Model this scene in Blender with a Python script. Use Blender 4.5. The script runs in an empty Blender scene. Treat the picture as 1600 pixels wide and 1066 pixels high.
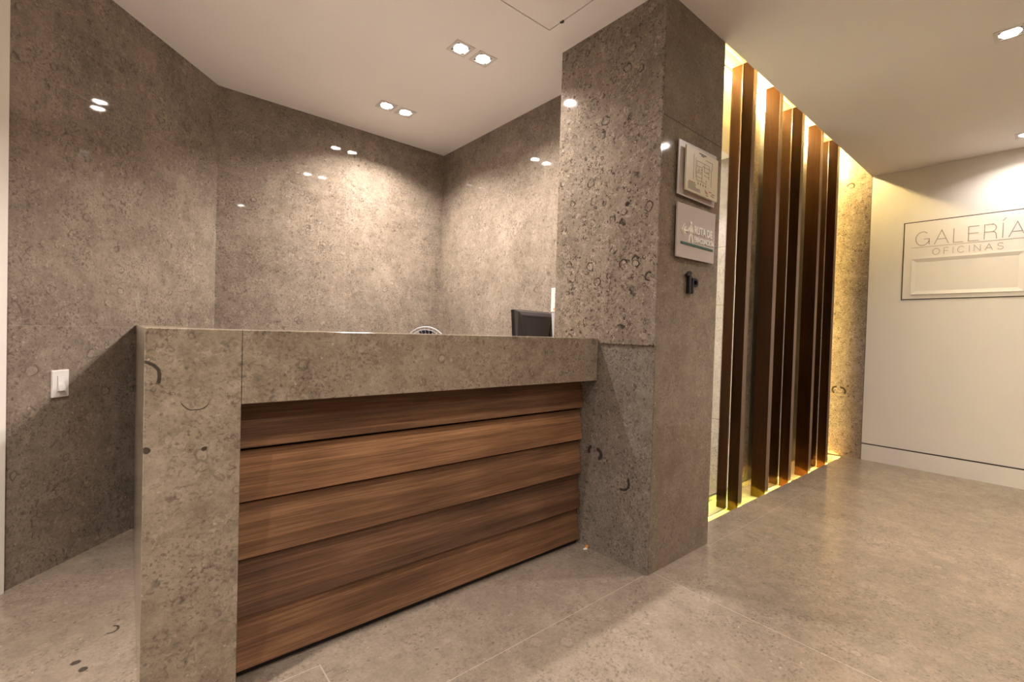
import bpy, bmesh, math, random
from mathutils import Vector, Matrix
random.seed(7)
PI = math.pi
SC = bpy.context.scene
COL = SC.collection

# ------------------------------------------------------------------ camera
H = 2.581                       # ceiling height
CAM = Vector((-1.7816, -1.1508, 1.0632))
YAW, PIT, ROL, FPX = 0.8736, -0.0169, 0.0294, 718.93
def make_camera():
    cd = bpy.data.cameras.new('camera'); co = bpy.data.objects.new('camera', cd); COL.objects.link(co)
    fw = Vector((math.cos(YAW), math.sin(YAW), 0)); rt = Vector((math.sin(YAW), -math.cos(YAW), 0)); up = Vector((0, 0, 1))
    f2 = fw*math.cos(PIT) + up*math.sin(PIT); u2 = up*math.cos(PIT) - fw*math.sin(PIT)
    r3 = rt*math.cos(ROL) + u2*math.sin(ROL); u3 = u2*math.cos(ROL) - rt*math.sin(ROL)
    m = Matrix((r3, u3, -f2)).transposed().to_4x4(); m.translation = CAM
    co.matrix_world = m
    cd.sensor_fit = 'HORIZONTAL'; cd.sensor_width = 36.0; cd.lens = FPX*36.0/1600.0
    cd.clip_start = 0.02; cd.clip_end = 60
    SC.camera = co
make_camera()
# ------------------------------------------------------------------ world, exposure, light levels
w = bpy.data.worlds.new('world'); SC.world = w; w.use_nodes = True
w.node_tree.nodes['Background'].inputs[0].default_value = (1.0, 0.85, 0.7, 1)
w.node_tree.nodes['Background'].inputs[1].default_value = 0.02
vs = SC.view_settings
vs.view_transform = 'Standard'; vs.look = 'None'; vs.gamma = 1.0; vs.use_curve_mapping = False
vs.exposure = 0.9
SPOT_IN = 10.5          # watts of a downlight inside the reception
SPOT_OUT = 10.5         # watts of a corridor downlight
SPOT_COL = (1.0, 0.90, 0.83)
STRIP_GREEN, STRIP_AMBER, STRIP_TOP, STRIP_END = 230.0, 340.0, 165.0, 52.0

# ------------------------------------------------------------------ node helpers
class NT:
    def __init__(s, name):
        s.m = bpy.data.materials.new(name); s.m.use_nodes = True
        s.t = s.m.node_tree; s.b = s.t.nodes['Principled BSDF']; s.out = s.t.nodes['Material Output']
    def n(s, typ, **kw):
        nd = s.t.nodes.new(typ)
        for k, v in kw.items():
            if k.startswith('i_'):
                nd.inputs[k[2:].replace('_', ' ')].default_value = v
            else: setattr(nd, k, v)
        return nd
    def l(s, a, b): s.t.links.new(a, b)
    def put(s, sock, v):
        if hasattr(v, 'links') or isinstance(v, bpy.types.NodeSocket): s.l(v, sock)
        else: sock.default_value = v
    def math(s, op, a, b=0.0, c=0.0, clamp=False):
        nd = s.n('ShaderNodeMath', operation=op); nd.use_clamp = clamp
        s.put(nd.inputs[0], a); s.put(nd.inputs[1], b); s.put(nd.inputs[2], c)
        return nd.outputs[0]
    def vm(s, op, a, b=None):
        nd = s.n('ShaderNodeVectorMath', operation=op)
        s.put(nd.inputs[0], a)
        if b is not None: s.put(nd.inputs[3 if op == 'SCALE' else 1], b)
        return nd.outputs['Value'] if op in ('LENGTH', 'DOT_PRODUCT', 'DISTANCE') else nd.outputs[0]
    def mix(s, f, a, b):
        nd = s.n('ShaderNodeMix', data_type='RGBA')
        s.put(nd.inputs[0], f); s.put(nd.inputs[6], a); s.put(nd.inputs[7], b)
        return nd.outputs[2]
    def mr(s, v, a, b, c=0.0, d=1.0, smooth=False):
        nd = s.n('ShaderNodeMapRange'); nd.clamp = True
        if smooth: nd.interpolation_type = 'SMOOTHSTEP'
        s.put(nd.inputs[0], v); s.put(nd.inputs[1], a); s.put(nd.inputs[2], b); s.put(nd.inputs[3], c); s.put(nd.inputs[4], d)
        return nd.outputs[0]
    def noise(s, vec, scale, detail=4.0, rough=0.55, dist=0.0):
        nd = s.n('ShaderNodeTexNoise'); s.l(vec, nd.inputs['Vector'])
        nd.inputs['Scale'].default_value = scale; nd.inputs['Detail'].default_value = detail
        nd.inputs['Roughness'].default_value = rough; nd.inputs['Distortion'].default_value = dist
        return nd.outputs['Fac'], nd.outputs['Color']

def c4(c): return (c[0], c[1], c[2], 1.0)
def lin(r, g, b):
    f = lambda v: (v/255/12.92) if v/255 <= .04045 else ((v/255+.055)/1.055)**2.4
    return (f(r), f(g), f(b))

def simple(name, col, rough=0.5, metal=0.0, spec=0.5, emit=None, estr=0.0):
    q = NT(name); b = q.b
    b.inputs['Base Color'].default_value = c4(col); b.inputs['Roughness'].default_value = rough
    b.inputs['Metallic'].default_value = metal; b.inputs['Specular IOR Level'].default_value = spec
    if emit: b.inputs['Emission Color'].default_value = c4(emit); b.inputs['Emission Strength'].default_value = estr
    return q.m

def seams_mask(q, co, seams):
    """seams: (axis, pos, halfwidth, [(axis, lo, hi), ...]) -> 0..1 mask of joint lines"""
    sep = q.n('ShaderNodeSeparateXYZ'); q.l(co, sep.inputs[0]); o = {'x': sep.outputs[0], 'y': sep.outputs[1], 'z': sep.outputs[2]}
    tot = None
    for ax, pos, hw, lims in seams:
        m = q.math('LESS_THAN', q.math('ABSOLUTE', q.math('SUBTRACT', o[ax], pos)), hw)
        for a, lo, hi in lims:
            m = q.math('MULTIPLY', m, q.math('MULTIPLY', q.math('GREATER_THAN', o[a], lo), q.math('LESS_THAN', o[a], hi)))
        tot = m if tot is None else q.math('MAXIMUM', tot, m)
    return tot

def stone(name, dark, mid, light, fossil=0.5, fscale=16.0, rough=0.08, seams=(), seam_col=None, seam_amt=0.6, crescents=(), seed=0.0,
          speck=0.5, blotch=0.5, spec=0.5, bump=0.0):
    """polished fossil limestone"""
    q = NT(name)
    tc = q.n('ShaderNodeTexCoord'); co = tc.outputs['Object']
    v = q.vm('ADD', co, (seed*1.37, seed*2.11, seed*0.73))
    n1, _ = q.noise(v, 2.6, 4, .6)
    n2, _ = q.noise(v, 14.0, 6, .65, .4)
    n3, _ = q.noise(v, 75.0, 5, .7)
    n4, _ = q.noise(v, 240.0, 3, .6)
    t = q.math('ADD', q.math('MULTIPLY', n1, .55), q.math('MULTIPLY', n2, .45*blotch+.25))
    t = q.math('ADD', t, q.math('MULTIPLY', n3, .45))
    t = q.math('ADD', t, q.math('MULTIPLY', n4, .25))
    m0 = (.55+.45*blotch+.25+.45+.25)*.5
    f = q.mr(t, m0-.30, m0+.30)
    ramp = q.n('ShaderNodeValToRGB'); q.l(f, ramp.inputs[0])
    e = ramp.color_ramp.elements
    e[0].position = 0.0; e[0].color = c4(dark); e[1].position = 1.0; e[1].color = c4(light)
    k = e.new(.5); k.color = c4(mid)
    col = ramp.outputs[0]
    # warped coordinates for the shells
    _, wc = q.noise(v, 22.0, 2, .5)
    wv = q.vm('ADD', v, q.vm('SCALE', q.vm('SUBTRACT', wc, (.5, .5, .5)), .030))
    ink = c4([x*.30 for x in dark])
    for i, (sc, amt, lo, hi, wd) in enumerate(((fscale, 1.0, .13, .40, .07), (fscale*2.0, .9, .12, .40, .10))):
        vo = q.n('ShaderNodeTexVoronoi'); vo.inputs['Scale'].default_value = sc; vo.inputs['Randomness'].default_value = 1.0
        q.l(q.vm('ADD', wv, (i*3.1, i*1.7, i*2.3)), vo.inputs['Vector'])
        d = vo.outputs['Distance']; cs = q.n('ShaderNodeSeparateColor'); q.l(vo.outputs['Color'], cs.inputs[0])
        rad = q.mr(cs.outputs[0], 0, 1, lo, hi)
        ring = q.mr(q.math('ABSOLUTE', q.math('SUBTRACT', d, rad)), wd*.25, wd, 1, 0, True)
        nf, _ = q.noise(q.vm('ADD', v, (7.7+i, 3.3, 1.1)), sc*.9, 2, .5)
        arc = q.mr(nf, .46, .56)
        pres = q.mr(cs.outputs[1], .74-.32*fossil-.1*i, .82-.32*fossil-.1*i)
        m = q.math('MULTIPLY', q.math('MULTIPLY', ring, arc), pres)
        m = q.math('MULTIPLY', m, fossil*amt, clamp=True)
        col = q.mix(m, col, ink)
        inn = q.math('MULTIPLY', q.math('LESS_THAN', d, q.math('MULTIPLY', rad, .8)), q.mr(cs.outputs[2], .80, .84))
        col = q.mix(q.math('MULTIPLY', inn, .28*min(1, fossil+.25)), col, c4([min(1, x*1.45) for x in light]))
    # broken curly shell sections: contour lines of a noise field, gated by another
    for i, (sc, amt, wd) in enumerate(((fscale*1.9, .95, .032), (fscale*3.6, .85, .050))):
        nc_, _ = q.noise(q.vm('ADD', v, (2.2+i*5, 9.1, 4.4)), sc, 1.0, .4, .6)
        line = q.mr(q.math('ABSOLUTE', q.math('SUBTRACT', nc_, .5+.03*i)), wd*.3, wd, 1, 0, True)
        g_, _ = q.noise(q.vm('ADD', v, (5.2, 1.9+i*3, 8.8)), sc*.75, 2, .6)
        big, _ = q.noise(q.vm('ADD', v, (1.2, 4.9+i, 2.8)), 4.5, 3, .6)
        gate = q.math('MULTIPLY', q.mr(g_, .53, .61), q.mr(big, .40, .58, .35, 1))
        col = q.mix(q.math('MULTIPLY', q.math('MULTIPLY', line, gate), min(1, fossil*amt*1.15), clamp=True), col, ink)
    pc_, _ = q.noise(q.vm('ADD', v, (11.2, 3.1, 7.4)), fscale*2.4, 1.0, .4, .6)
    pln = q.mr(q.math('ABSOLUTE', q.math('SUBTRACT', pc_, .48)), .012, .045, 1, 0, True)
    pg_, _ = q.noise(q.vm('ADD', v, (1.2, 6.9, 3.8)), fscale*1.6, 2, .6)
    col = q.mix(q.math('MULTIPLY', q.math('MULTIPLY', pln, q.mr(pg_, .50, .60)), min(.5, .6*fossil)), col, c4([min(1, x*1.35) for x in light]))
    # dark pits and pale specks
    vo = q.n('ShaderNodeTexVoronoi'); vo.inputs['Scale'].default_value = 60.0; q.l(wv, vo.inputs['Vector'])
    cs = q.n('ShaderNodeSeparateColor'); q.l(vo.outputs['Color'], cs.inputs[0])
    pit = q.math('MULTIPLY', q.mr(vo.outputs['Distance'], .18, .32, 1, 0), q.mr(cs.outputs[0], .86, .90))
    col = q.mix(q.math('MULTIPLY', pit, .75*speck), col, c4([x*.35 for x in dark]))
    spk = q.math('MULTIPLY', q.mr(vo.outputs['Distance'], .12, .24, 1, 0), q.mr(cs.outputs[1], .93, .96))
    col = q.mix(q.math('MULTIPLY', spk, .7*speck), col, c4([min(1, x*1.8) for x in light]))
    # clusters of dark flecks
    nb, _ = q.noise(v, 5.5, 2, .5); nn, _ = q.noise(v, 95.0, 3, .6)
    fl = q.math('MULTIPLY', q.mr(nb, .42, .62, .25, 1), q.mr(nn, .54, .62))
    col = q.mix(q.math('MULTIPLY', fl, .35+.45*fossil, clamp=True), col, c4([x*.4 for x in dark]))
    # single large shells: (centre, axis of the plane normal, radius, width, open direction)
    for cen, ax, rad, wd, dirv, thr in crescents:
        lv = q.vm('SUBTRACT', q.vm('ADD', co, q.vm('SCALE', q.vm('SUBTRACT', wc, (.5, .5, .5)), .012)), cen)
        msk = {'x': (0, 1, 1), 'y': (1, 0, 1), 'z': (1, 1, 0)}[ax]
        lv = q.vm('MULTIPLY', lv, msk); ln = q.vm('LENGTH', lv)
        ring = q.mr(q.math('ABSOLUTE', q.math('SUBTRACT', ln, rad)), wd*.5, wd, 1, 0, True)
        dv = Vector(dirv).normalized()
        side = q.mr(q.math('DIVIDE', q.vm('DOT_PRODUCT', lv, tuple(dv)), q.math('MAXIMUM', ln, .0005)), thr, thr+.18)
        col = q.mix(q.math('MULTIPLY', q.math('MULTIPLY', ring, side), .85), col, c4([x*.18 for x in dark]))
    if seams:
        sm = seams_mask(q, co, seams)
        col = q.mix(q.math('MULTIPLY', sm, seam_amt), col, c4(seam_col or [x*.5 for x in dark]))
    q.l(col, q.b.inputs['Base Color'])
    rr = q.mr(n2, .35, .65, rough*.85, rough*1.2); q.l(rr, q.b.inputs['Roughness'])
    q.b.inputs['Specular IOR Level'].default_value = spec
    return q.m

def wood(name, a, b, c, along='x', scale=1.0, rough=0.42, seed=0.0, spec=.4):
    q = NT(name); tc = q.n('ShaderNodeTexCoord'); oi = q.n('ShaderNodeObjectInfo')
    off = q.n('ShaderNodeCombineXYZ')
    rv = q.math('MULTIPLY', oi.outputs['Random'], 37.0)
    q.l(rv, off.inputs[0]); q.l(q.math('MULTIPLY', oi.outputs['Random'], 11.0), off.inputs[1]); q.l(rv, off.inputs[2])
    v = q.vm('ADD', tc.outputs['Object'], off.outputs[0]); v = q.vm('ADD', v, (seed, seed*1.3, seed*.7))
    st = {'x': (.6, 15, 15), 'z': (15, 15, .6)}[along]
    st2 = {'x': (4, 210, 210), 'z': (210, 210, 4)}[along]
    lo = q.vm('MULTIPLY', v, tuple(s*scale for s in st)); hi = q.vm('MULTIPLY', v, tuple(s*scale for s in st2))
    n1, _ = q.noise(lo, 1.0, 5, .6, .35); n2, _ = q.noise(hi, 1.0, 4, .65, .3)
    n3, _ = q.noise(v, 1.6, 2, .5)
    t = q.math('ADD', q.math('MULTIPLY', n1, .60), q.math('MULTIPLY', n2, .55)); t = q.math('ADD', t, q.math('MULTIPLY', n3, .3))
    f = q.mr(t, .50, .98)
    ramp = q.n('ShaderNodeValToRGB'); q.l(f, ramp.inputs[0]); e = ramp.color_ramp.elements
    e[0].color = c4(a); e[1].color = c4(c); k = e.new(.5); k.color = c4(b)
    pores = q.mr(n2, .60, .70)
    col = q.mix(q.math('MULTIPLY', pores, .35), ramp.outputs[0], c4([x*.5 for x in a]))
    col = q.vm('MULTIPLY', col, oi.outputs['Color'])
    q.l(col, q.b.inputs['Base Color'])
    q.l(q.mr(n2, .3, .7, rough*.9, rough*1.25), q.b.inputs['Roughness'])
    bp = q.n('ShaderNodeBump'); bp.inputs['Strength'].default_value = .12; bp.inputs['Distance'].default_value = .002
    q.l(n2, bp.inputs['Height']); q.l(bp.outputs[0], q.b.inputs['Normal'])
    q.b.inputs['Specular IOR Level'].default_value = spec
    return q.m

def paint(name, col, rough=.6, seams=(), seam_col=(.05, .04, .03), spec=.3):
    q = NT(name); tc = q.n('ShaderNodeTexCoord'); co = tc.outputs['Object']
    n1, _ = q.noise(co, 1.7, 3, .5); n2, _ = q.noise(co, 180, 2, .5)
    f = q.math('ADD', q.math('MULTIPLY', n1, .7), q.math('MULTIPLY', n2, .3))
    c = q.mix(f, c4([x*.955 for x in col]), c4([min(1, x*1.03) for x in col]))
    if seams: c = q.mix(seams_mask(q, co, seams), c, c4(seam_col))
    q.l(c, q.b.inputs['Base Color']); q.b.inputs['Roughness'].default_value = rough
    q.b.inputs['Specular IOR Level'].default_value = spec
    return q.m

# ------------------------------------------------------------------ layout numbers (metres; origin = pillar's front corner on the floor)
PX, PY = 0.549, 0.624                      # pillar width and depth
YC, YW = 0.314, 0.395                      # counter face, timber face
XL, XI = -1.747, -1.534                    # counter left end, inner edge of its leg
ZC, ZS = 1.05, 0.8426                      # counter top, underside of fascia
YB, XR, XQ, PHI = 2.3335, 0.3061, -1.3533, 3.9812
XE = 3.403                                 # white end wall
YT, YN = 0.136, 0.36                       # trench edge, niche back
ZN = 2.84                                  # niche ceiling
LD = Vector((math.cos(PHI), math.sin(PHI), 0)); LN = Vector((-math.sin(PHI), math.cos(PHI), 0))   # along / into the room
if LN.dot(CAM - Vector((XQ, YB, 0))) < 0: LN = -LN
LP = Vector((XQ, YB, 0))
LTRIM = 1.187                              # where the stone of the slanted wall ends

# ------------------------------------------------------------------ materials
LIGHT_JOINT = (.50, .42, .34)
M = {}
D0, D1, D2 = (.122, .096, .072), (.250, .203, .158), (.390, .325, .260)
sc_ = lambda c, k: tuple(x*k for x in c)
M['wall'] = stone('stone_wall_polished', D0, D1, D2, fossil=.44, fscale=17, rough=.04, seed=1, speck=.55, blotch=.6,
    seams=[('z', 2.055, .0016, []), ('z', 1.037, .0014, []), ('x', -.525, .0014, [('y', 2.2, 2.6)]), ('y', 1.465, .0014, [('x', .2, .5)])], seam_col=LIGHT_JOINT, seam_amt=.22)
M['pillar'] = stone('stone_pillar_shelly', D0, sc_(D1, .97), D2, fossil=.90, fscale=15, rough=.05, seed=3, speck=.8, blotch=.8,
    crescents=[((0, .040, 1.335), 'x', .018, .006, (0, 1, .2), -.6), ((0, .180, 1.405), 'x', .020, .006, (0, .4, 1), -.5)])
M['pillar_low'] = stone('stone_pillar_low', sc_(D0, .95), sc_((.240, .206, .172), .95), (.36, .315, .27), fossil=.62, fscale=24, rough=.08, seed=31, speck=.6, blotch=.7,
    crescents=[((0, .150, .385), 'x', .040, .008, (0, -.8, -.6), .25), ((0, .300, .480), 'x', .022, .012, (0, -1, .3), -.1), ((0, .335, .490), 'x', .02, .010, (0, 1, .3), .3)])
M['pillar_side'] = stone('stone_pillar_fine', (.108, .081, .055), (.222, .174, .124), (.335, .268, .198), fossil=.30, fscale=26, rough=.05, seed=5, speck=.8, blotch=.5,
    seams=[('z', 2.045, .0025, [])], seam_col=(.06, .05, .035), seam_amt=.9)
M['counter'] = stone('stone_counter', (.140, .108, .073), (.305, .246, .178), (.455, .378, .290), fossil=.38, fscale=15, rough=.12, seed=9, speck=.55, blotch=1.0,
    seams=[('x', XI, .0011, [('y', .30, .32)])], seam_col=(.12, .09, .06), seam_amt=.55,
    crescents=[((-1.752, YC, .928), 'y', .036, .0055, (.75, 0, .66), .25), ((-1.742, YC, .741), 'y', .004, .006, (1, 0, 0), -1.5),
               ((-1.620, YC, .730), 'y', .003, .005, (1, 0, 0), -1.5), ((-1.640, YC, .868), 'y', .034, .0018, (-.1, 0, -1), .3)])
M['floor'] = stone('stone_floor', (.190, .150, .112), (.285, .230, .176), (.385, .316, .246), fossil=.18, fscale=14, rough=.17, seed=13, speck=.6, blotch=.7, spec=.45,
    seams=[('x', -1.303, .002, [('y', -9, .32)]), ('y', .316, .0016, [('x', -1.6, -1.303)]), ('y', .012, .0016, [('x', -1.303, 0)]),
           ('x', .053, .0018, [('y', -9, 0)]), ('y', -.020, .0012, [('x', .549, 3.4)]), ('y', -1.32, .0016, [('x', -9, 9)]), ('x', 1.41, .0012, [('y', -9, -.02)]), ('x', 2.77, .0012, [('y', -9, -.02)]),
           ('x', 1.30, .0012, [('y', -.02, .136)]), ('x', 2.2, .0012, [('y', -.02, .136)])], seam_col=(.50, .43, .36), seam_amt=.6,
    crescents=[((-1.812, .925, 0), 'z', .022, .005, (1, -.4, 0), -.2), ((-1.892, .782, 0), 'z', .006, .008, (1, 0, 0), -1.5), ((-1.872, .732, 0), 'z', .006, .008, (1, 0, 0), -1.5)])
M['trench'] = stone('stone_trench', sc_(D0, 1.7), sc_(D1, 1.7), sc_(D2, 1.7), fossil=.1, fscale=20, rough=.5, seed=21, speck=.5)
M['ceiling'] = paint('ceiling_paint', (.88, .84, .81), .75)
M['white'] = paint('white_wall_paint', (.87, .83, .77), .45, spec=.4)
M['groove'] = simple('dark_groove', (.055, .045, .035), .7)
M['lobby'] = paint('white_panel_paint', (.84, .82, .78), .4, seams=[('z', zz, hw, []) for zz, hw in ((2.315, .004), (1.956, .006), (1.80, .003), (1.67, .003), (1.405, .006), (.295, .007))], seam_col=(.22, .2, .18))
M['cream'] = paint('niche_paint', (.80, .72, .56), .6)
M['board'] = wood('walnut_board', lin(60, 42, 30), lin(120, 88, 63), lin(184, 140, 103), 'x', 1.0, .40)
M['fin'] = wood('oak_fin', lin(28, 15, 5), lin(43, 24, 8), lin(66, 39, 14), 'z', 1.0, .5, 4.0, .04)
M['finedge'] = wood('fin_front_pale', lin(92, 74, 60), lin(114, 93, 77), lin(132, 109, 91), 'z', 1.0, .45, 6.0, .3)
M['plinth'] = simple('black_plinth', (.012, .010, .008), .6)
M['darkback'] = wood('dark_niche_back', (.012, .010, .008), (.022, .018, .012), (.03, .024, .016), 'z', 1.0, .35, 9)
M['switch'] = simple('switch_plastic', (.80, .76, .72), .35)
M['bezel'] = simple('lamp_bezel', (.66, .62, .60), .4)
M['can'] = simple('lamp_can', (.75, .75, .75), .25, 1.0)
M['lamp'] = simple('lamp_lens', (1, 1, 1), .3, emit=(1.0, .93, .84), estr=38)
M['strip_green'] = simple('strip_green_light', (1, 1, .8), .4, emit=(.72, .95, .10), estr=STRIP_GREEN)
M['strip_amber'] = simple('strip_amber_light', (1, 1, .8), .4, emit=(1.0, .66, .12), estr=STRIP_AMBER)
M['strip_top'] = simple('tube_warm_light', (1, 1, .8), .4, emit=(1.0, .74, .30), estr=STRIP_TOP)
M['alu'] = simple('aluminium', (.62, .60, .57), .35, 1.0)
M['acrylic'] = simple('pinkish_white_acrylic', (.52, .45, .40), .3)
M['plaque'] = simple('cream_plaque', (.62, .54, .36), .35)
M['ink'] = simple('brown_ink', (.16, .12, .07), .6)
M['ink_dark'] = simple('dark_ink', (.05, .04, .03), .6)
M['ink_red'] = simple('red_ink', (.42, .10, .06), .6)
M['ink_green'] = simple('green_ink', (.012, .10, .060), .5)
M['raised'] = simple('raised_white', (.90, .88, .80), .4)
M['raised_cream'] = simple('raised_cream_white', (.90, .87, .72), .4)
M['metal_dark'] = simple('dark_metal_numerals', (.030, .028, .030), .35, .6)
M['engrave'] = simple('engraved_grey', (.30, .26, .22), .6)
M['monitor'] = simple('monitor_shell', (.050, .043, .042), .45)
M['monitor_edge'] = simple('monitor_edge', (.010, .010, .012), .3)
M['screen'] = simple('monitor_screen', (.01, .01, .012), .1)
M['fan_rim'] = simple('fan_rim_silver', (.70, .70, .74), .25, .3)
M['fan_dark'] = simple('fan_dark_plastic', (.02, .02, .035), .3)
M['melamine'] = simple('pale_melamine', (.74, .72, .68), .5)
M['box_white'] = simple('white_box_plastic', (.82, .80, .77), .4)
M['box_grey'] = simple('grey_box_plastic', (.45, .45, .46), .4)
M['scrap_orange'] = simple('orange_paper', (.75, .28, .02), .7)
M['scrap_white'] = simple('white_paper', (.75, .73, .70), .7)
def glass_mat():
    q = NT('clear_glass'); b = q.b
    b.inputs['Base Color'].default_value = (.96, .985, .95, 1); b.inputs['Roughness'].default_value = 0.0
    b.inputs['Transmission Weight'].default_value = 1.0; b.inputs['IOR'].default_value = 1.45
    return q.m
M['glass'] = glass_mat()

# ------------------------------------------------------------------ mesh helpers
class MB:
    def __init__(s): s.bm = bmesh.new()
    def box(s, x0, x1, y0, y1, z0, z1, mat=None):
        v = [s.bm.verts.new(Vector(p)) for p in ((x0,y0,z0),(x1,y0,z0),(x1,y1,z0),(x0,y1,z0),(x0,y0,z1),(x1,y0,z1),(x1,y1,z1),(x0,y1,z1))]
        for f in ((0,3,2,1),(4,5,6,7),(0,1,5,4),(1,2,6,5),(2,3,7,6),(3,0,4,7)): s.bm.faces.new([v[i] for i in f])
        if mat is not None:
            for q in v: q.co = mat @ q.co
        return s
    def quad(s, *pts):
        s.bm.faces.new([s.bm.verts.new(Vector(p)) for p in pts]); return s
    def prism(s, poly, d0, d1, fn):
        """poly: 2-D outline; fn(u, v, d) -> xyz"""
        a = [s.bm.verts.new(Vector(fn(u, v, d0))) for u, v in poly]; b = [s.bm.verts.new(Vector(fn(u, v, d1))) for u, v in poly]
        n = len(poly)
        s.bm.faces.new(a); s.bm.faces.new(b[::-1])
        for i in range(n): s.bm.faces.new([a[i], b[i], b[(i+1) % n], a[(i+1) % n]])
        return s
    def lathe(s, prof, mat, seg=32):
        """prof: (r, z) pairs around local z"""
        rings = []
        for r, z in prof:
            if r < 1e-6: rings.append([s.bm.verts.new(mat @ Vector((0, 0, z)))])
            else: rings.append([s.bm.verts.new(mat @ Vector((r*math.cos(2*PI*i/seg), r*math.sin(2*PI*i/seg), z))) for i in range(seg)])
        for a, b in zip(rings, rings[1:]):
            for i in range(seg):
                j = (i+1) % seg
                q = [a[i % len(a)], a[j % len(a)], b[j % len(b)], b[i % len(b)]]
                q = list(dict.fromkeys(q))
                if len(q) > 2: s.bm.faces.new(q)
        return s
    def torus(s, R, r, mat, seg=48, ms=8):
        g = [[s.bm.verts.new(mat @ Vector(((R+r*math.cos(2*PI*j/ms))*math.cos(2*PI*i/seg), (R+r*math.cos(2*PI*j/ms))*math.sin(2*PI*i/seg), r*math.sin(2*PI*j/ms)))) for j in range(ms)] for i in range(seg)]
        for i in range(seg):
            for j in range(ms): s.bm.faces.new([g[i][j], g[(i+1) % seg][j], g[(i+1) % seg][(j+1) % ms], g[i][(j+1) % ms]])
        return s
    def tube(s, pts, r, seg=6):
        pts = [Vector(p) for p in pts]; rings = []
        for i, p in enumerate(pts):
            d = (pts[min(i+1, len(pts)-1)] - pts[max(i-1, 0)]).normalized()
            a = d.orthogonal().normalized(); b = d.cross(a)
            rings.append([s.bm.verts.new(p + a*r*math.cos(2*PI*k/seg) + b*r*math.sin(2*PI*k/seg)) for k in range(seg)])
        for a, b in zip(rings, rings[1:]):
            for k in range(seg): s.bm.faces.new([a[k], a[(k+1) % seg], b[(k+1) % seg], b[k]])
        s.bm.faces.new(rings[0]); s.bm.faces.new(rings[-1][::-1])
        return s
    def build(s, name, mat, parent=None, bevel=0.0, smooth=False, segs=2):
        bmesh.ops.recalc_face_normals(s.bm, faces=s.bm.faces[:])
        me = bpy.data.meshes.new(name); s.bm.to_mesh(me); s.bm.free()
        for m in (mat if isinstance(mat, (list, tuple)) else [mat]): me.materials.append(m)
        o = bpy.data.objects.new(name, me); COL.objects.link(o)
        if smooth:
            for p in me.polygons: p.use_smooth = True
        if parent is not None: o.parent = parent; o.matrix_parent_inverse = parent_inv(parent)
        if bevel:
            b = o.modifiers.new('bevel', 'BEVEL'); b.width = bevel; b.segments = segs; b.limit_method = 'ANGLE'; b.angle_limit = math.radians(35)
        return o
def parent_inv(p): return p.matrix_basis.inverted() if p.parent is None else Matrix.Identity(4)
def tag(o, label, cat, group=None):
    o['label'] = label; o['category'] = cat
    if group: o['group'] = group
    return o
def thing(name, loc, label, cat, group=None, rz=0.0):
    o = bpy.data.objects.new(name, None); COL.objects.link(o); o.location = loc; o.rotation_euler = (0, 0, rz); o.empty_display_size = .1
    o.matrix_basis = Matrix.Translation(Vector(loc)) @ Matrix.Rotation(rz, 4, 'Z')
    return tag(o, label, cat, group)
def structure(o, label=None):
    o['kind'] = 'structure'
    if label: o['label'] = label
    return o

def sheet_with_holes(x0, x1, y0, y1, z, holes, depth):
    """horizontal slab face at z with rectangular holes, their sides `depth` deep (signed)"""
    m = MB()
    xs = sorted({x0, x1, *[h[0] for h in holes], *[h[1] for h in holes]}); ys = sorted({y0, y1, *[h[2] for h in holes], *[h[3] for h in holes]})
    xs = [v for v in xs if x0 <= v <= x1]; ys = [v for v in ys if y0 <= v <= y1]
    inside = lambda x, y: any(h[0] < x < h[1] and h[2] < y < h[3] for h in holes)
    vt = {}
    def V(x, y):
        if (x, y) not in vt: vt[(x, y)] = m.bm.verts.new((x, y, z))
        return vt[(x, y)]
    for a, b in zip(xs, xs[1:]):
        for c, d in zip(ys, ys[1:]):
            if not inside((a+b)/2, (c+d)/2): m.bm.faces.new([V(a, c), V(b, c), V(b, d), V(a, d)])
    for h in holes:
        for (ax, ay), (bx, by) in (((h[0], h[2]), (h[1], h[2])), ((h[1], h[2]), (h[1], h[3])), ((h[1], h[3]), (h[0], h[3])), ((h[0], h[3]), (h[0], h[2]))):
            m.quad((ax, ay, z), (bx, by, z), (bx, by, z+depth), (ax, ay, z+depth))
    return m

# ------------------------------------------------------------------ setting: floor
LAMPS = [(-.427, .966), (-.283, .961), (-.450, 1.838), (-.310, 1.838), (-.690, -.915), (1.468, -.945), (3.100, -.945), (-2.15, .15), (-2.83, -.93), (-1.90, -2.30), (1.47, -2.30)]
HB = .047                                   # half size of a downlight opening
X0, Y0 = -4.6, -3.0
fl = sheet_with_holes(X0, 3.6, Y0, 2.6, 0.0, [(PX, XE, YT, YN)], -.012)
fl.quad((PX, .03, -.012), (XE, .03, -.012), (XE, YT, -.012), (PX, YT, -.012))
structure(fl.build('floor', M['floor']))
tr = MB()
tr.quad((PX, .03, -.05), (XE, .03, -.05), (XE, YN, -.05), (PX, YN, -.05))
tr.quad((PX, .03, -.05), (XE, .03, -.05), (XE, .03, -.012), (PX, .03, -.012))
tr.quad((PX, YN, -.05), (XE, YN, -.05), (XE, YN, 0), (PX, YN, 0))
tr.quad((PX, .03, -.05), (PX, YN, -.05), (PX, YN, 0), (PX, .03, -.012))
structure(tr.build('floor_trench', M['trench']))
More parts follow.
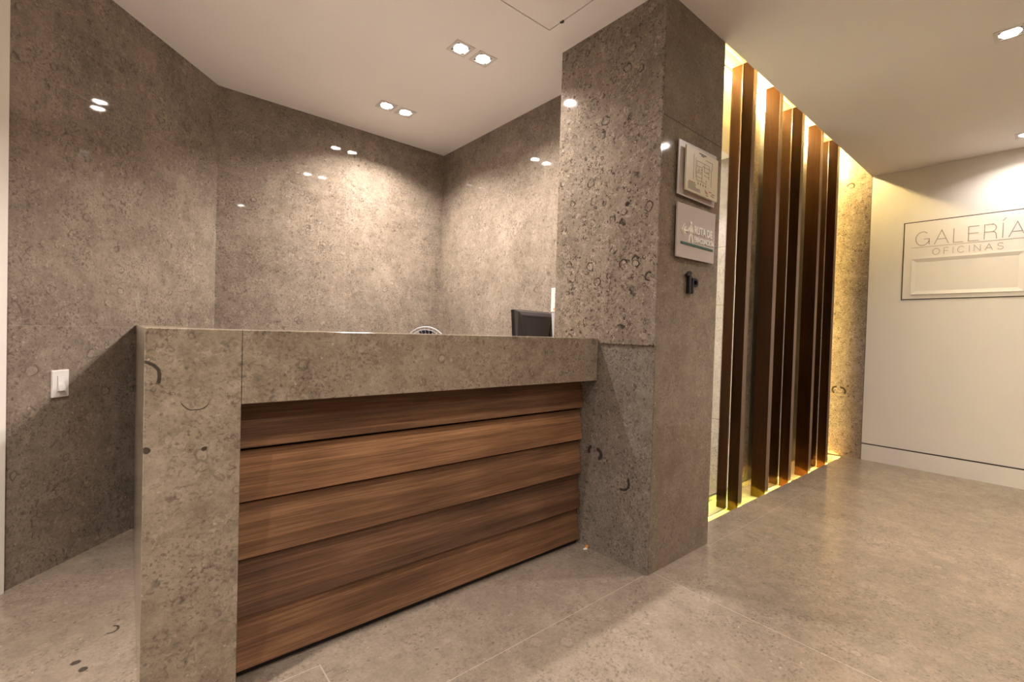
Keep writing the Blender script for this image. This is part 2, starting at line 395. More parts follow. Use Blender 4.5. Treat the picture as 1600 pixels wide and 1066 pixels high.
# ceiling, with the openings for the lamps, the hatch and the niche
HATCH = (-1.08, -.178, -.12, .543)
holes = [(x-HB, x+HB, y-HB, y+HB) for x, y in LAMPS] + [HATCH, (PX-.04, XE+.05, 0.0, .9999)]
structure(sheet_with_holes(X0, 3.6, Y0, 2.6, H, holes, .022).build('ceiling', M['ceiling']))
nc = MB()
nc.quad((PX, 0, ZN), (XE, 0, ZN), (XE, YN, ZN), (PX, YN, ZN))
nc.quad((PX-.04, 0, H), (XE+.05, 0, H), (XE+.05, 0, ZN), (PX-.04, 0, ZN))
nc.quad((PX, 0, H-.0005), (PX, PY, H-.0005), (PX, PY, ZN), (PX, 0, ZN))
structure(nc.build('ceiling_niche', M['cream']))
# walls
structure(MB().box(XQ-.2, XR+.12, YB, YB+.1, 0, H+.1).build('wall_back', M['wall']))
structure(MB().box(XR, XR+.12, PY, YB, 0, H+.1).build('wall_right', M['wall']))
mL = Matrix((LD, LN, Vector((0, 0, 1)))).transposed().to_4x4(); mL.translation = LP
structure(MB().box(0, LTRIM, -.1, 0, 0, H+.1, mL).build('wall_left', M['wall']))
structure(MB().box(LTRIM, LTRIM+.16, -.1, .018, 0, H+.1, mL).build('trim_1', M['white'], bevel=.002))
structure(MB().box(LTRIM+.16, 3.6, -.1, 0, 0, H+.1, mL).build('wall_left_white', M['white']))
eb = MB().box(XE, XE+.1, -3.0, 0.0, .155, H+.1)
structure(eb.build('wall_end', M['white']))
structure(MB().box(XE+.012, XE+.1, -3.0, 0.0, .143, .155).build('trim_2', M['groove']))
structure(MB().box(XE, XE+.1, -3.0, 0.0, 0, .143).build('baseboard_end', M['white']))
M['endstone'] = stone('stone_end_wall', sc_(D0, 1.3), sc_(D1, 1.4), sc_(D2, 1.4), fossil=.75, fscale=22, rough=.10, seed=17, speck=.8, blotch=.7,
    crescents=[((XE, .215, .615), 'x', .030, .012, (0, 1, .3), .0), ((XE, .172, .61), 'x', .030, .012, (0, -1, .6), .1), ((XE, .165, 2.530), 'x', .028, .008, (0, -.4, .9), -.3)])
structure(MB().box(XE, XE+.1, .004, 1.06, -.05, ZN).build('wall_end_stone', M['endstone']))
# behind the timber fins: header, pier, dark stretch of back wall, the white room beyond
structure(MB().box(PX, 1.42, YN, YN+.12, 2.33, ZN).build('wall_niche_header', M['cream']))
M['pier'] = stone('stone_pier', D0, D1, D2, fossil=.5, fscale=20, rough=.12, seed=23, speck=.6)
structure(MB().box(1.42, 1.865, YN, YN+.12, 0, ZN).build('wall_niche_pier', M['pier']))
structure(MB().box(1.865, XE, YN, YN+.12, 0, ZN).build('wall_niche_dark', M['darkback']))
structure(MB().box(.43, 3.6, 1.0, 1.06, 0, ZN).build('wall_lobby', M['lobby']))
structure(MB().box(.43, 3.6, YN+.12, 1.0, ZN, ZN+.05).build('ceiling_lobby', M['ceiling']))
structure(MB().box(PX-.12, PX, PY, 1.0, 0, ZN).build('wall_lobby_side', M['lobby']))
# corridor side behind the camera
structure(MB().box(X0, 3.6, Y0-.1, Y0, 0, H+.1).build('wall_corridor', M['wall']))
structure(MB().box(X0-.1, X0, Y0, 2.6, 0, H+.1).build('wall_corridor_end', M['wall']))

# the stone pillar: shelly cladding towards the counter, finer slabs on the right
pl = MB()
pl.box(.012, PX, .012, PY, 0, H)
pil = structure(pl.build('pillar', M['pillar_side']), 'stone-clad pillar between the reception counter and the timber fins')
structure(MB().box(0, .012, 0, PY, 1.026, H).build('pillar_cladding_upper', M['pillar'], bevel=.0012))
structure(MB().box(.004, .012, .002, PY, 0, 1.026).build('pillar_cladding_lower', M['pillar_low'], bevel=.001))
structure(MB().box(.012, PX, 0, .012, 0, H).build('pillar_cladding_side', M['pillar_side'], bevel=.0012))

# ------------------------------------------------------------------ ceiling hatch
ht = thing('ceiling_hatch', (-.63, .21, H), 'flush white access hatch in the ceiling beside the pillar, its dark joint chipped', 'hatch')
MB().box(HATCH[0]+.006, HATCH[1]-.006, HATCH[2]+.006, HATCH[3]-.006, H, H+.02).build('hatch_lid', M['ceiling'], ht)
ch = MB()
for px, py, r in ((-.180, .458, .008), (-.182, .446, .006), (-.176, .452, .006)): ch.lathe([(0, H-.0022), (r, H-.0016), (r*1.1, H+.001), (0, H+.002)], Matrix.Translation((px, py, 0)), 9)
ch.build('chipped_latch', M['groove'], ht)

# ------------------------------------------------------------------ downlights
def downlight(i, x, y, watts, label, group, size=118):
    t = thing('downlight', (x, y, H), label, 'ceiling light', group)
    b = MB(); o, n = HB+.010, .039
    for a in ((-o, o, -o, -n), (-o, o, n, o), (-o, -n, -n, n), (n, o, -n, n)):
        b.box(x+a[0], x+a[1], y+a[2], y+a[3], H-.003, H+.001)
    b.build('bezel', M['bezel'], t)
    mt = Matrix.Translation((x, y, H))
    MB().lathe([(.039, 0), (.036, .02), (.036, .06), (0, .06)], mt, 32).build('lamp_can', M['can'], t, smooth=True)
    MB().lathe([(0, .004), (.034, .006), (.034, .012), (0, .012)], mt, 32).build('lens', M['lamp'], t, smooth=False)
    ld = bpy.data.lights.new('downlight_beam', 'AREA'); ld.shape = 'DISK'; ld.size = .064; ld.energy = watts; ld.color = SPOT_COL; ld.spread = math.radians(size)
    lo = bpy.data.objects.new('downlight_beam', ld); COL.objects.link(lo); lo.parent = t; lo.matrix_parent_inverse = parent_inv(t); lo.location = (x, y, H+.003)
    return t
LL = ['square recessed downlight over the counter, farther from the pillar of its pair', 'square recessed downlight over the counter, nearer the pillar of its pair',
      'glaring recessed downlight near the back stone wall, nearer the slanted wall of its pair', 'glaring recessed downlight near the back stone wall, nearer the right-hand wall of its pair',
      'recessed corridor downlight in front of the counter, seen as a reflection in the stone', 'recessed corridor downlight, the one shining alone above the white-walled side',
      'recessed corridor downlight close to the white wall with engraved sign', 'added out-of-view downlight in front of the slanted stone wall end', 'recessed corridor downlight beyond the open end of the counter',  # the lamp by the slanted wall is added out of view for fill
      'added out-of-view downlight opposite the counter leg', 'added out-of-view downlight opposite the timber fins']  # both opposite lamps are added out of view for bounce and front light
LGAIN = [.5, 1.2, .34, 1.25, 1.0, 1.6, .85]
for i, (x, y) in enumerate(LAMPS):
    ins = i < 4
    downlight(i, x, y, SPOT_IN*(.84, .84, 1.04, 1.04)[i] if ins else SPOT_OUT*LGAIN[i-4], LL[i], 'paired downlights over the reception' if ins else 'corridor downlights', 134 if ins else (105 if i == 7 else 142))
# hidden lamp added to brighten the room beyond the glass
t = thing('lobby_fill_lamp', (2.9, .82, ZN), 'added hidden ceiling lamp brightening the room beyond the glass', 'ceiling light')
MB().lathe([(0, -.03), (.1, -.028), (.11, -.01), (.11, 0), (0, 0)], Matrix.Translation((2.9, .82, ZN)), 32).build('lens', simple('lobby_fill_lens', (1, 1, 1), .3, emit=(1, .96, .9), estr=3400), t)

# ------------------------------------------------------------------ reception counter
ct = thing('reception_counter', (XL, YC, 0), 'stone reception counter with dark timber board front joined to the pillar', 'counter')
g = .0008
MB().box(XI+g, -.0008, YC, YC+.03, ZS, ZC).build('fascia', M['counter'], ct, bevel=.0015)
MB().box(XL, XI, YC, YC+.03, 0, ZC).build('front_leg', M['counter'], ct, bevel=.0015)
MB().box(XI-.03, XI, YC+.03, YW+.07, 0, ZS).build('leg_return', M['counter'], ct)
yl = lambda x: YB + (x-XQ)*LD.y/LD.x - .001
MB().prism([(XL, YC+.031), (XL+.03, YC+.031), (XL+.03, yl(XL+.03)), (XL, yl(XL))], 0, ZC, lambda u, v, d: (u, v, d)).build('side_panel', M['counter'], ct, bevel=.0015)
top = MB()
top.box(XL+.0301, -.0008, YC+.0301, YC+.36, ZC-.02, ZC)
top.build('counter_top', M['counter'], ct, bevel=.002)
top = MB()
top.prism([(XL+.0301, YC+.3601), (XL+.14, YC+.3601), (XL+.14, yl(XL+.14)), (XL+.0301, yl(XL+.0301))], ZC-.02, ZC, lambda u, v, d: (u, v, d))
top.build('side_cap', M['counter'], ct, bevel=.002)
MB().box(XI, -.0008, YC+.03, YW+.06, ZS-.0, ZS+.02).build('fascia_soffit', M['plinth'], ct)
MB().box(XI, -.0008, YW+.045, YW+.06, 0, ZS).build('backing_panel', M['plinth'], ct)  # black; shows in the gap beside the leg in place of recess shade
MB().box(XI+.02, -.0008, YW+.022, YW+.045, 0, .03).build('plinth', M['plinth'], ct)
zl = [.8426, .686, .525, .352, .175, .014]
for i in range(5):
    zt, zb = zl[i], zl[i+1]
    prof = [(YW+.026, zt-.0004), (YW+.0005, zb+.016), (YW+.0005, zb+.012), (YW+.030, zb+.0115), (YW+.040, zt-.0004)]
    xa = XI+.012
    o = MB().prism(prof, xa, -.0012, lambda u, v, d: (d, u, v)).build('timber_board', M['board'], ct, bevel=.001)
    o.color = ((.80, .76, .72, 1), (1.25, 1.2, 1.12, 1), (1.0, .98, .95, 1), (.80, .78, .80, 1), (1.02, .98, .95, 1))[i]
MB().box(XL+.0305, .295, YC+.3605, YC+.80, .72, .745).build('work_surface', M['melamine'], ct, bevel=.002)
MB().box(XL+.0305, -.03, YW+.0605, YC+.36, .72, .745).build('work_surface', M['melamine'], ct)
for xx in (-1.3, -.12): MB().box(xx, xx+.025, YW+.0605, YC+.78, 0, .72).build('desk_support', M['melamine'], ct)

# ------------------------------------------------------------------ monitor on the work surface
def monitor():
    ang = math.radians(10); t = thing('computer_monitor', (.14, .93, .7456), 'dark grey back of a computer monitor standing behind the counter next to the pillar', 'monitor', rz=ang)
    base = Matrix.Translation((.14, .93, .7456)) @ Matrix.Rotation(ang, 4, 'Z')
    tilt = base @ Matrix.Translation((0, 0, .30)) @ Matrix.Rotation(math.radians(-5), 4, 'X')
    W, Hh = .185, .160
    MB().box(-W, W, .004, .026, -Hh, Hh, tilt).build('screen_frame', M['monitor_edge'], t, bevel=.003)
    MB().box(-W+.012, W-.012, .026, .0265, -Hh+.015, Hh-.012, tilt).build('screen', M['screen'], t)
    sh = MB(); bm = sh.bm      # bulged rear shell: wide at the top, narrowing to the stand
    ring = lambda pts, y: [bm.verts.new(tilt @ Vector((x, y, z))) for x, z in pts]
    a = ring([(-W+.004, Hh-.003), (W-.004, Hh-.003), (W-.004, -Hh+.003), (-W+.004, -Hh+.003)], .004)
    b = ring([(-W+.016, Hh-.012), (W-.016, Hh-.012), (.075, -Hh+.02), (-.075, -Hh+.02)], -.018)
    c = ring([(-W+.035, Hh-.035), (W-.035, Hh-.035), (.06, -Hh+.04), (-.06, -Hh+.04)], -.030)
    for p, r in ((a, b), (b, c)):
        for i in range(4): bm.faces.new([p[i], p[(i+1) % 4], r[(i+1) % 4], r[i]])
    bm.faces.new(c); bm.faces.new(a[::-1])
    shell = sh.build('rear_shell', M['monitor'], t, bevel=.002)
    MB().box(-.10, .10, -.0315, -.0285, Hh-.050, Hh-.044, tilt).build('vent_slot', M['monitor_edge'], shell)
    MB().box(-.035, .035, -.040, -.012, -.30, -.06, tilt @ Matrix.Translation((0, 0, .01))).build('stand_neck', M['monitor_edge'], t, bevel=.004)
    MB().lathe([(0, 0), (.115, 0), (.115, .008), (.03, .016), (0, .016)], base @ Matrix.Translation((0, -.01, 0)), 40).build('stand_base', M['monitor_edge'], t)
monitor()

# ------------------------------------------------------------------ desk fan, only the top of its guard shows over the counter
def fan():
    cx, cy, cz, R = -.627, .90, .978, .104
    t = thing('desk_fan', (cx, cy+.01, .745), 'small desk fan with silver rim, its round guard peeping above the counter', 'fan')
    face = Matrix.Translation((cx, cy, cz)) @ Matrix.Rotation(math.radians(-38), 4, 'Z') @ Matrix.Rotation(math.radians(90), 4, 'X')
    gd = MB()
    gd.torus(R, .0032, face @ Matrix.Translation((0, 0, .012)))
    guard = gd.build('guard_rim', M['fan_rim'], t, smooth=True)
    MB().lathe([(R-.002, -.016), (R+.0015, -.016), (R+.0015, .009), (R-.002, .009), (R-.002, -.016)], face, 48).build('guard_band', M['fan_dark'], guard)
    gw = MB()
    for rr in (.090, .060, .034): gw.torus(rr, .0015, face @ Matrix.Translation((0, 0, .020-.05*(rr-.03)*.8)), 40, 6)
    gw.build('guard_ring', M['fan_rim'], guard)
    sp = MB()
    for k in range(28):
        a = 2*PI*k/28
        sp.tube([face @ Vector((.02*math.cos(a), .02*math.sin(a), .022)), face @ Vector((.07*math.cos(a), .07*math.sin(a), .019)), face @ Vector((R*math.cos(a+.1), R*math.sin(a+.1), .012))], .0011, 5)
    sp.build('guard_wire', M['fan_rim'], guard)
    MB().lathe([(0, .024), (.018, .022), (.020, .016), (.020, .010), (0, .010)], face, 24).build('hub_cap', M['fan_rim'], t, smooth=True)
    MB().lathe([(0, -.055), (.03, -.05), (.034, -.02), (.02, -.006), (0, -.006)], face, 24).build('motor', M['fan_dark'], t, smooth=True)
    for k in range(4):
        b = MB(); a0 = 2*PI*k/4
        g0 = []
        for rr in (.015, .045, .078, .092):
            g0.append([b.bm.verts.new(face @ Vector((rr*math.cos(a0+s*.42), rr*math.sin(a0+s*.42), .003+s*.006))) for s in (-1, -.3, .4, 1)])
        for p, q in zip(g0, g0[1:]):
            for i in range(3): b.bm.faces.new([p[i], p[i+1], q[i+1], q[i]])
        ob = b.build('blade', M['fan_dark'], t, smooth=True)
        so = ob.modifiers.new('thick', 'SOLIDIFY'); so.thickness = .0015
    MB().tube([(cx, cy+.035, .76), (cx+.01, cy+.035, .86), (cx+.012, cy+.03, .955)], .010, 12).build('stand_post', M['fan_rim'], t, smooth=True)
    MB().lathe([(0, 0), (.07, 0), (.07, .008), (.02, .018), (0, .018)], Matrix.Translation((cx, cy+.03, .7456)), 32).build('stand_base', M['fan_dark'], t)
fan()

# ------------------------------------------------------------------ narrow white box fixed on the far face of the pillar
t = thing('wall_box', (.06, .645, 1.1), 'narrow white wall box with grey lower half at the pillar edge above the monitor', 'wall box')
MB().box(.010, .14, .625, .664, 1.186, 1.318).build('cover', M['box_white'], t, bevel=.002)
MB().prism([(.625, 1.182), (.661, 1.182), (.644, 1.03), (.625, 1.03)], .012, .138, lambda u, v, d: (d, u, v)).build('lower_housing', M['box_grey'], t, bevel=.002)
MB().box(.0088, .010, .636, .642, 1.196, 1.208).build('indicator', M['scrap_orange'], t)

# ------------------------------------------------------------------ light switch on the slanted wall
def switch():
    q = LP + LD*0; s = (Vector((-2.003, 1.61, 0)) - LP).dot(LD)
    t = thing('light_switch', LP + LD*s + Vector((0, 0, .79)), 'white rocker light switch on the slanted stone wall', 'light switch')
    m = mL @ Matrix.Translation((s, 0, .79))
    MB().box(-.036, .036, 0, .008, -.0585, .0585, m).build('plate', M['switch'], t, bevel=.0025)
    MB().box(-.0155, .0155, .008, .0095, -.034, .036, m).build('rocker_frame', M['bezel'], t, bevel=.0006)
    r = MB(); r.prism([(.0095, .033), (.0105, .033), (.0115, .004), (.0185, -.031), (.0095, -.031)], -.0135, .0135, lambda u, v, d: m @ Vector((d, u, v)))
    r.build('rocker', M['switch'], t, bevel=.0008)
switch()

# ------------------------------------------------------------------ timber fins and glass
FT = .051
FINS = [(1.238, .150, .298), (1.661, .150, .247), (2.087, .150, .298), (2.516, .150, .250), (2.944, .150, .298)]
fl_lab = ['tall timber fin nearest the stone pillar, glass meeting its middle', 'second timber fin from the pillar, shallow, standing free of glass on its pillar side',
          'middle timber fin of the lit screen, glass meeting its middle', 'fourth timber fin from the pillar, shallow, orange glow at its foot', 'last timber fin, beside the glowing yellow stone end wall']
for (x, ya, yb), lb in zip(FINS, fl_lab):
    f = thing('timber_fin', (x+FT/2, (ya+yb)/2, -.05), lb, 'timber fin', 'timber fins of the screen')
    MB().box(x, x+FT, ya+.002, yb, -.05, ZN).build('fin_core', M['fin'], f, bevel=.001)
    MB().box(x, x+FT, ya, ya+.0019, -.05, ZN).build('front_face', M['finedge'], f)  # thin front piece in a paler tone than the core
YG = .224
def glass(x0, x1, label):
    t = thing('glass_sheet', ((x0+x1)/2, YG, -.05), label, 'glass screen', 'glass sheets between the timber fins')
    MB().box(x0, x1-.0015, YG-.005, YG+.005, -.038, ZN-.004).build('pane', M['glass'], t)
    MB().box(x1-.0045, x1-.0003, YG-.0062, YG-.0052, -.04, ZN-.006).build('edge_seal', M['raised'], t)
    MB().box(x0, x1-.002, YG-.008, YG+.008, -.05, -.0385).build('floor_channel', M['alu'], t)
glass(PX+.002, FINS[0][0], 'clear glass sheet between the stone pillar and first timber fin')
glass(FINS[1][0]+FT+.002, FINS[2][0], 'clear glass sheet between the second and middle timber fins')
glass(FINS[3][0]+FT+.002, FINS[4][0], 'clear glass sheet between the fourth and last timber fins')
# light lines under the floor lip and along the top of the niche
def strip(name, x0, x1, mat, label, y0=.055, y1=.068, z0=-.044, z1=-.028):
    t = thing(name, ((x0+x1)/2, (y0+y1)/2, z0), label, 'light strip', None)
    MB().box(x0, x1, y0, y1, z0, z1).build('diffuser', mat, t)
    MB().box(x0, x1, y0-.006, y0-.0002, z0, z1).build('channel', M['alu'], t)
strip('light_strip', PX+.02, 1.68, M['strip_green'], 'greenish light strip tucked under the floor edge near the pillar')
strip('light_strip', 1.70, XE-.01, M['strip_amber'], 'amber light strip tucked under the floor edge near the end wall')
t = thing('light_tube', (2, .335, ZN-.03), 'warm white light tube along the top back of the timber screen', 'light tube')
MB().box(PX+.02, XE-.03, .318, .345, ZN-.045, ZN-.008).build('diffuser', M['strip_top'], t, bevel=.004)
MB().box(PX+.02, XE-.03, .312, .350, ZN-.0078, ZN-.0005).build('tube_mount', M['alu'], t)

xs_ = XE-.150  # hidden strip added to wash the end wall, its shield trims the spill
t = thing('end_fill_profile', (xs_, YN-.01, -.05), 'added hidden upright light profile with shield behind the last timber fin, washing the end wall', 'light strip')
MB().box(xs_-.012, xs_+.004, YN-.0035, YN-.0003, -.045, ZN-.06).build('profile_channel', M['alu'], t)
MB().box(xs_-.004, xs_+.004, YN-.010, YN-.0037, -.045, ZN-.06).build('diffuser', simple('strip_end_light', (1, 1, .8), .4, emit=(1.0, .70, .22), estr=STRIP_END), t)
sh_ = MB(); sh_.box(xs_-.03, xs_+.021, YN-.044, YN-.042, -.045, ZN-.05); sh_.build('shield', M['plinth'], t)
MB().box(xs_-.03, xs_-.028, YN-.0418, YN-.0003, -.045, ZN-.05).build('shield_return', M['plinth'], t)

# ------------------------------------------------------------------ lettering helpers
def text_mesh(name, s, size, mat, parent, place, sx=1.0, depth=.002, bold=0.0, align='LEFT'):
    cu = bpy.data.curves.new('lettering', 'FONT'); cu.body = s; cu.size = size; cu.extrude = depth/2; cu.offset = bold; cu.align_x = align; cu.resolution_u = 4
    tmp = bpy.data.objects.new('lettering', cu); COL.objects.link(tmp)
    dg = bpy.context.evaluated_depsgraph_get(); dg.update()
    me = bpy.data.meshes.new_from_object(tmp.evaluated_get(dg)); bpy.data.objects.remove(tmp)
    xs = [v.co.x for v in me.vertices]; x0 = min(xs); wd = max(xs)-x0
    for v in me.vertices: v.co = place((v.co.x-x0)*sx, v.co.y, v.co.z)
    me.name = name; me.materials.clear(); me.materials.append(mat)
    o = bpy.data.objects.new(name, me); COL.objects.link(o); o.parent = parent; o.matrix_parent_inverse = parent_inv(parent)
    return o
def strokes(polys, wd, d0, d1, place):
    """thin line lettering: every polyline becomes a raised ribbon of width wd"""
    m = MB()
    for pl in polys:
        P = [Vector(p) for p in pl]
        L, R = [], []
        for i, p in enumerate(P):
            a = (P[i]-P[i-1]).normalized() if i else None; b = (P[i+1]-P[i]).normalized() if i < len(P)-1 else None
            d = a if b is None else (b if a is None else (a+b).normalized())
            k = 1.0
            if a is not None and b is not None: k = 1/max(.35, d.dot(a))
            n = Vector((-d.y, d.x))*wd/2*k; L.append(p+n); R.append(p-n)
        for i in range(len(P)-1):
            q = [L[i], L[i+1], R[i+1], R[i]]
            m.prism([(v.x, v.y) for v in q], d0, d1, place)
    return m
def arc(cx, cy, rx, ry, a0, a1, n=18): return [(cx+rx*math.cos(math.radians(a0+(a1-a0)*i/n)), cy+ry*math.sin(math.radians(a0+(a1-a0)*i/n))) for i in range(n+1)]
GL = {  # unit-height thin capitals: (advance width, strokes)
 'G': (1.0, [arc(.5, .5, .48, .5, 48, 350, 26), [(.97, .05), (.97, .46), (.58, .46)]]),
 'A': (.95, [[(0, 0), (.475, 1), (.95, 0)], [(.18, .36), (.77, .36)]]),
 'L': (.62, [[(0, 1), (0, 0), (.62, 0)]]),
 'E': (.66, [[(.66, 1), (0, 1), (0, 0), (.66, 0)], [(0, .52), (.62, .52)]]),
 'R': (.74, [[(0, 0), (0, 1), (.46, 1)] + arc(.46, .75, .24, .25, 90, -90, 10) + [(0, .5)], [(.46, .5), (.62, .46), (.70, .34), (.74, 0)]]),
 'Í': (.05, [[(.025, 0), (.025, 1)], [(.0, 1.14), (.16, 1.34)]]),
 'O': (1.02, [arc(.51, .5, .5, .5, 0, 360, 30)]),
 'F': (.62, [[(.62, 1), (0, 1), (0, 0)], [(0, .52), (.56, .52)]]),
 'I': (.05, [[(.025, 0), (.025, 1)]]),
 'C': (.95, [arc(.5, .5, .48, .5, 42, 318, 26)]),
 'N': (.80, [[(0, 0), (0, 1), (.80, 0), (.80, 1)]]),
 'S': (.72, [arc(.36, .75, .32, .25, 20, 90, 5) + arc(.36, .75, .33, .25, 95, 270, 12) + arc(.36, .25, .35, .25, 85, -90, 12) + arc(.36, .25, .35, .25, -95, -165, 5)]),
}
# ------------------------------------------------------------------ engraved sign on the white end wall
def white_sign():
    ya, yb, z0, z1 = -.240, -1.010, 1.456, 2.117
    t = thing('engraved_wall_sign', (XE, (ya+yb)/2, z0), 'large white wall sign engraved GALERÍA OFICINAS within a dark outline', 'sign')
    pw = lambda u, v, d: (XE - d, -u, v)                     # u grows to the right as seen from the corridor
    MB().box(XE-.004, XE-.0003, yb+.004, ya-.004, z0+.004, z1-.004).build('sign_board', M['white'], t, bevel=.0015)
    fr = MB()
    for a in ((yb-.003, ya+.003, z0-.003, z0+.0035), (yb-.003, ya+.003, z1-.0035, z1+.003)): fr.box(XE-.0035, XE-.0002, a[0], a[1], a[2], a[3])
    for a in ((ya-.0035, ya+.003), (yb-.003, yb+.0035)): fr.box(XE-.0035, XE-.0002, a[0], a[1], z0-.003, z1+.003)
    fr.build('outline_groove', M['groove'], t)
    # raised moulded frame with a sunken field
    oy0, oy1, oz0, oz1 = -.300, -.952, 1.496, 1.800
    fb = MB(); e = .030
    for k, (a, b, c, d) in enumerate((((oy0, oz0), (oy1, oz0), (oy1+e, oz0+e), (oy0-e, oz0+e)), ((oy1, oz0), (oy1, oz1), (oy1+e, oz1-e), (oy1+e, oz0+e)),
                        ((oy1, oz1), (oy0, oz1), (oy0-e, oz1-e), (oy1+e, oz1-e)), ((oy0, oz1), (oy0, oz0), (oy0-e, oz0+e), (oy0-e, oz1-e)))):
        P = [Vector((XE-.0042, y, z)) for y, z in (a, b, c, d)]; Q = [Vector((XE-.0105, a[0], a[1])), Vector((XE-.0105, b[0], b[1])), Vector((XE-.0045, c[0], c[1])), Vector((XE-.0045, d[0], d[1]))]
        vs_ = [fb.bm.verts.new(p) for p in P+Q]
        for f in ((0,3,2,1),(4,5,6,7),(0,1,5,4),(1,2,6,5),(2,3,7,6),(3,0,4,7)): fb.bm.faces.new([vs_[i] for i in f])
    fb.build('moulded_frame', M['white'], t)
    MB().box(XE-.0048, XE-.0042, oy1+e+.0005, oy0-e-.0005, oz0+e+.0005, oz1-e-.0005).build('blank_field', M['white'], t)
    def word(s, u0, u1, zb, h, wd, name, gap):
        adv = [GL[c][0] for c in s]; tot = sum(adv); sp = gap
        kx = (u1-u0-sp*(len(s)-1))/tot; u = u0; polys = []
        for c, a in zip(s, adv):
            k = kx if a > .1 else h
            for pl in GL[c][1]: polys.append([(u+px*k, zb+py*h) for px, py in pl])
            u += a*kx + sp
        strokes(polys, wd, .0036, .0052, pw).build(name, M['engrave'], t)
    word('GALERÍA', .318, .950, 1.912, .115, .0042, 'lettering_large', .030)
    word('OFICINAS', .430, .838, 1.826, .050, .0030, 'lettering_small', .026)
    strokes([[(.292, 1.898), (.958, 1.898)]], .0026, .0036, .0050, pw).build('rule_line', M['engrave'], t)
white_sign()

# ------------------------------------------------------------------ signs on the pillar (face y = 0, seen from -y)
ps = lambda u, v, d: (u, -d, v)
def plan_sign():
    t = thing('evacuation_plan_sign', (.29, 0, 1.72), 'cream floor plan plaque mounted on a pale backing plate, upper sign on the pillar', 'sign')
    MB().prism([(.120, 1.719), (.463, 1.719), (.470, 1.976), (.122, 1.966)], .008, .014, ps).build('backing_plate', M['acrylic'], t, bevel=.001)
    for a, b in ((.15, 1.75), (.44, 1.75), (.15, 1.94), (.44, 1.94)): MB().lathe([(0, 0), (.008, 0), (.008, .0079), (0, .0079)], Matrix.Translation((a, 0, b)) @ Matrix.Rotation(PI/2, 4, 'X'), 12).build('spacer', M['alu'], t)
    MB().box(.156, .453, -.032, -.024, 1.741, 1.945).build('plaque', M['plaque'], t, bevel=.0008)
    MB().box(.19, .42, -.0239, -.0141, 1.78, 1.91).build('plaque_spacer', M['ink_dark'], t)
    d0, d1 = .0321, .0326
    line = lambda *p: list(p)
    PL = [line((.222, 1.915), (.222, 1.803)), line((.240, 1.905), (.240, 1.815)),
          line((.250, 1.895), (.365, 1.895), (.365, 1.830)), line((.250, 1.895), (.250, 1.806), (.345, 1.806)), line((.250, 1.872), (.300, 1.872), (.300, 1.806)),
          line((.300, 1.880), (.365, 1.880)), line((.320, 1.895), (.320, 1.858), (.365, 1.858)), line((.250, 1.842), (.300, 1.842)), line((.270, 1.872), (.270, 1.842)),
          line((.318, 1.842), (.365, 1.838)), line((.365, 1.88), (.388, 1.876), (.388, 1.80)), line((.330, 1.915), (.395, 1.915), (.395, 1.88)), line((.255, 1.822), (.300, 1.822))]
    strokes(PL, .0016, d0, d1, ps).build('printed_plan', M['ink'], t)
    T = []
    for u in (.262, .284, .308, .332): T.append([(u, 1.792), (u+.008, 1.792)]); T.append([(u+.004, 1.786), (u+.004, 1.798)])
    for a, b in ((.262, 1.852), (.285, 1.850), (.288, 1.860), (.335, 1.818), (.345, 1.86)): T.append([(a, b), (a+.010, b)])
    strokes(T, .0035, d0, d1, ps).build('printed_marks', M['ink'], t)
    strokes([[(.268, 1.9335), (.335, 1.9335)], [(.286, 1.9265), (.315, 1.9265)]], .0045, d0, d1, ps).build('printed_title', M['ink_dark'], t)
    strokes([[(.182, 1.7875), (.240, 1.7875)]], .003, d0, d1, ps).build('printed_heading', M['ink_red'], t)
    strokes([[(.176, 1.782-.0042*k), (.176+(.072 if k < 4 else .115)-.004*(k % 3), 1.782-.0042*k)] for k in range(8)], .0016, d0, d1, ps).build('printed_notes', M['ink'], t)
    strokes([[(.335, 1.776), (.335, 1.768), (.352, 1.768)], [(.368, 1.774), (.395, 1.774)], [(.338, 1.762), (.362, 1.762)], [(.388, 1.760), (.42, 1.756)]], .004, d0, d1, ps).build('printed_legend', M['ink_red'], t)
    strokes([[(.343, 1.752), (.362, 1.752)], [(.400, 1.768), (.425, 1.768)]], .003, d0, d1, ps).build('printed_legend_text', M['ink_dark'], t)
plan_sign()
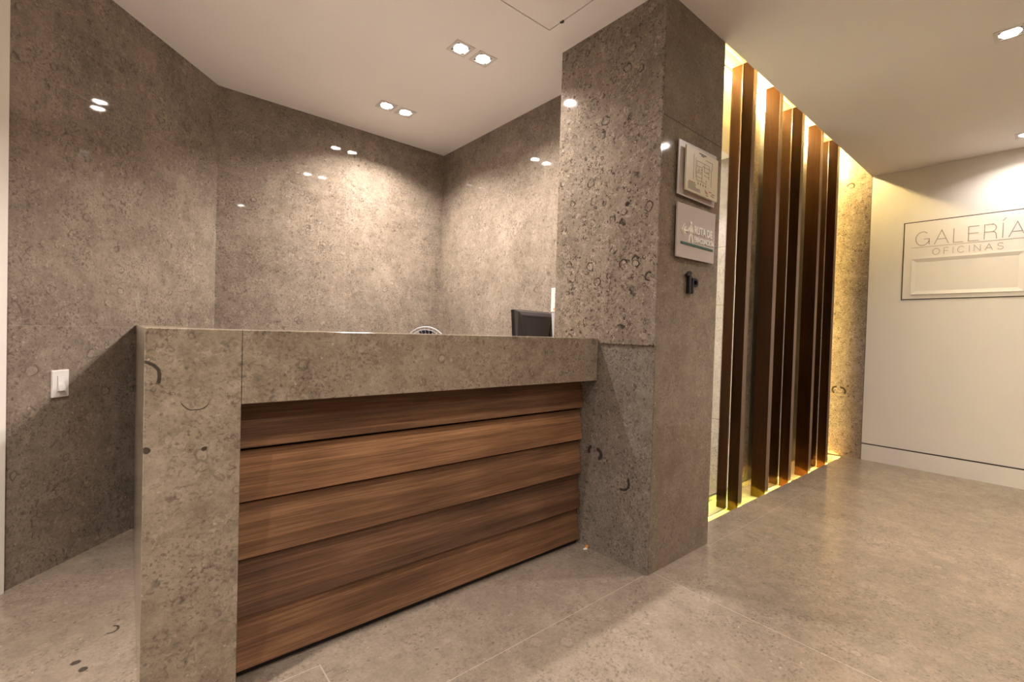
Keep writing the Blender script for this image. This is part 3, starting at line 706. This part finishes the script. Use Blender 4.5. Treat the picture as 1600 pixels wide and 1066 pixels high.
def route_sign():
    t = thing('evacuation_route_sign', (.29, 0, 1.44), 'pale square sign reading RUTA DE EVACUACIÓN over a green bar', 'sign')
    MB().prism([(.122, 1.435), (.470, 1.440), (.474, 1.688), (.120, 1.681)], .010, .018, ps).build('plate', M['acrylic'], t, bevel=.001)
    for a, b in ((.15, 1.47), (.44, 1.47), (.15, 1.65), (.44, 1.65)): MB().lathe([(0, 0), (.008, 0), (.008, .0099), (0, .0099)], Matrix.Translation((a, 0, b)) @ Matrix.Rotation(PI/2, 4, 'X'), 12).build('spacer', M['alu'], t)
    d0, d1 = .0181, .0215
    MB().box(.155, .452, -.0215, -.0181, 1.4985, 1.508).build('green_bar', M['ink_green'], t)
    pr = lambda u, v, z: Vector((u, -(z+.0200), v))
    text_mesh('lettering_large', 'RUTA DE', .052, M['raised'], t, lambda u, v, z: pr(.270+u, 1.560+v, z), 0.80, .0034, .0012)
    text_mesh('lettering_small', 'EVACUACIÓN', .036, M['raised'], t, lambda u, v, z: pr(.270+u, 1.521+v, z), 0.84, .0034, .0008)
    # chevron with an arrow
    strokes([[(.182, 1.594), (.158, 1.563), (.182, 1.532)]], .0035, d0, d1, ps).build('chevron', M['raised_cream'], t)
    a = MB()
    a.prism([(.170, 1.563), (.187, 1.583), (.193, 1.578), (.184, 1.567), (.207, 1.567), (.207, 1.559), (.184, 1.559), (.193, 1.548), (.187, 1.543)], d0, d1, ps)
    a.build('arrow', M['raised_cream'], t)
    # walking figure
    w_ = MB()
    w_.lathe([(0, d0), (.0078, d0), (.0078, d1), (0, d1)], Matrix.Translation((.2365, 0, 1.604)) @ Matrix.Rotation(PI/2, 4, 'X'), 16)
    w_.prism([(.229, 1.594), (.245, 1.592), (.247, 1.556), (.230, 1.556)], d0, d1, ps)
    w_.build('pictogram_body', M['raised_cream'], t)
    strokes([[(.238, 1.558), (.228, 1.540), (.220, 1.514)], [(.240, 1.558), (.250, 1.538), (.257, 1.514)], [(.232, 1.588), (.219, 1.572), (.214, 1.560)], [(.243, 1.588), (.255, 1.572), (.253, 1.558)]], .0085, d0, d1, ps).build('pictogram_limbs', M['raised_cream'], t)
route_sign()
t = thing('floor_numeral', (.28, 0, 1.277), 'dark metal numeral 1 with small P beneath the evacuation signs', 'numeral sign')
o = MB(); o.prism([(.248, 1.277), (.270, 1.277), (.270, 1.381), (.254, 1.381), (.232, 1.366), (.232, 1.355), (.248, 1.360)], .0004, .016, ps); o.build('numeral', M['metal_dark'], t, bevel=.0008)
o = MB(); o.prism([(.278, 1.277), (.292, 1.277), (.292, 1.352), (.278, 1.352)], .0004, .016, ps); stem_ = o.build('letter_stem', M['metal_dark'], t, bevel=.0008)
o = strokes([[(.292, 1.346)] + arc(.308, 1.330, .018, .016, 90, -90, 10) + [(.292, 1.314)]], .012, .0004, .016, ps); o.build('letter_bowl', M['metal_dark'], t)

# ------------------------------------------------------------------ paper scrap on the floor by the pillar
t = thing('paper_scrap', (-.014, .338, 0), 'tiny orange and white paper scrap on the floor where counter meets pillar', 'litter')
s1 = MB(); s1.quad((-.012, .330, .001), (.001, .334, .012), (.002, .348, .013), (-.009, .350, .001)); s1.quad((-.012, .330, .001), (-.009, .350, .001), (-.004, .346, .004), (-.006, .334, .004))
q_ = s1.build('orange_piece', M['scrap_orange'], t); q_.modifiers.new('thick', 'SOLIDIFY').thickness = .001
s2 = MB(); s2.quad((-.034, .334, .001), (-.016, .328, .001), (-.012, .338, .006), (-.030, .343, .003))
q_ = s2.build('white_piece', M['scrap_white'], t); q_.modifiers.new('thick', 'SOLIDIFY').thickness = .001
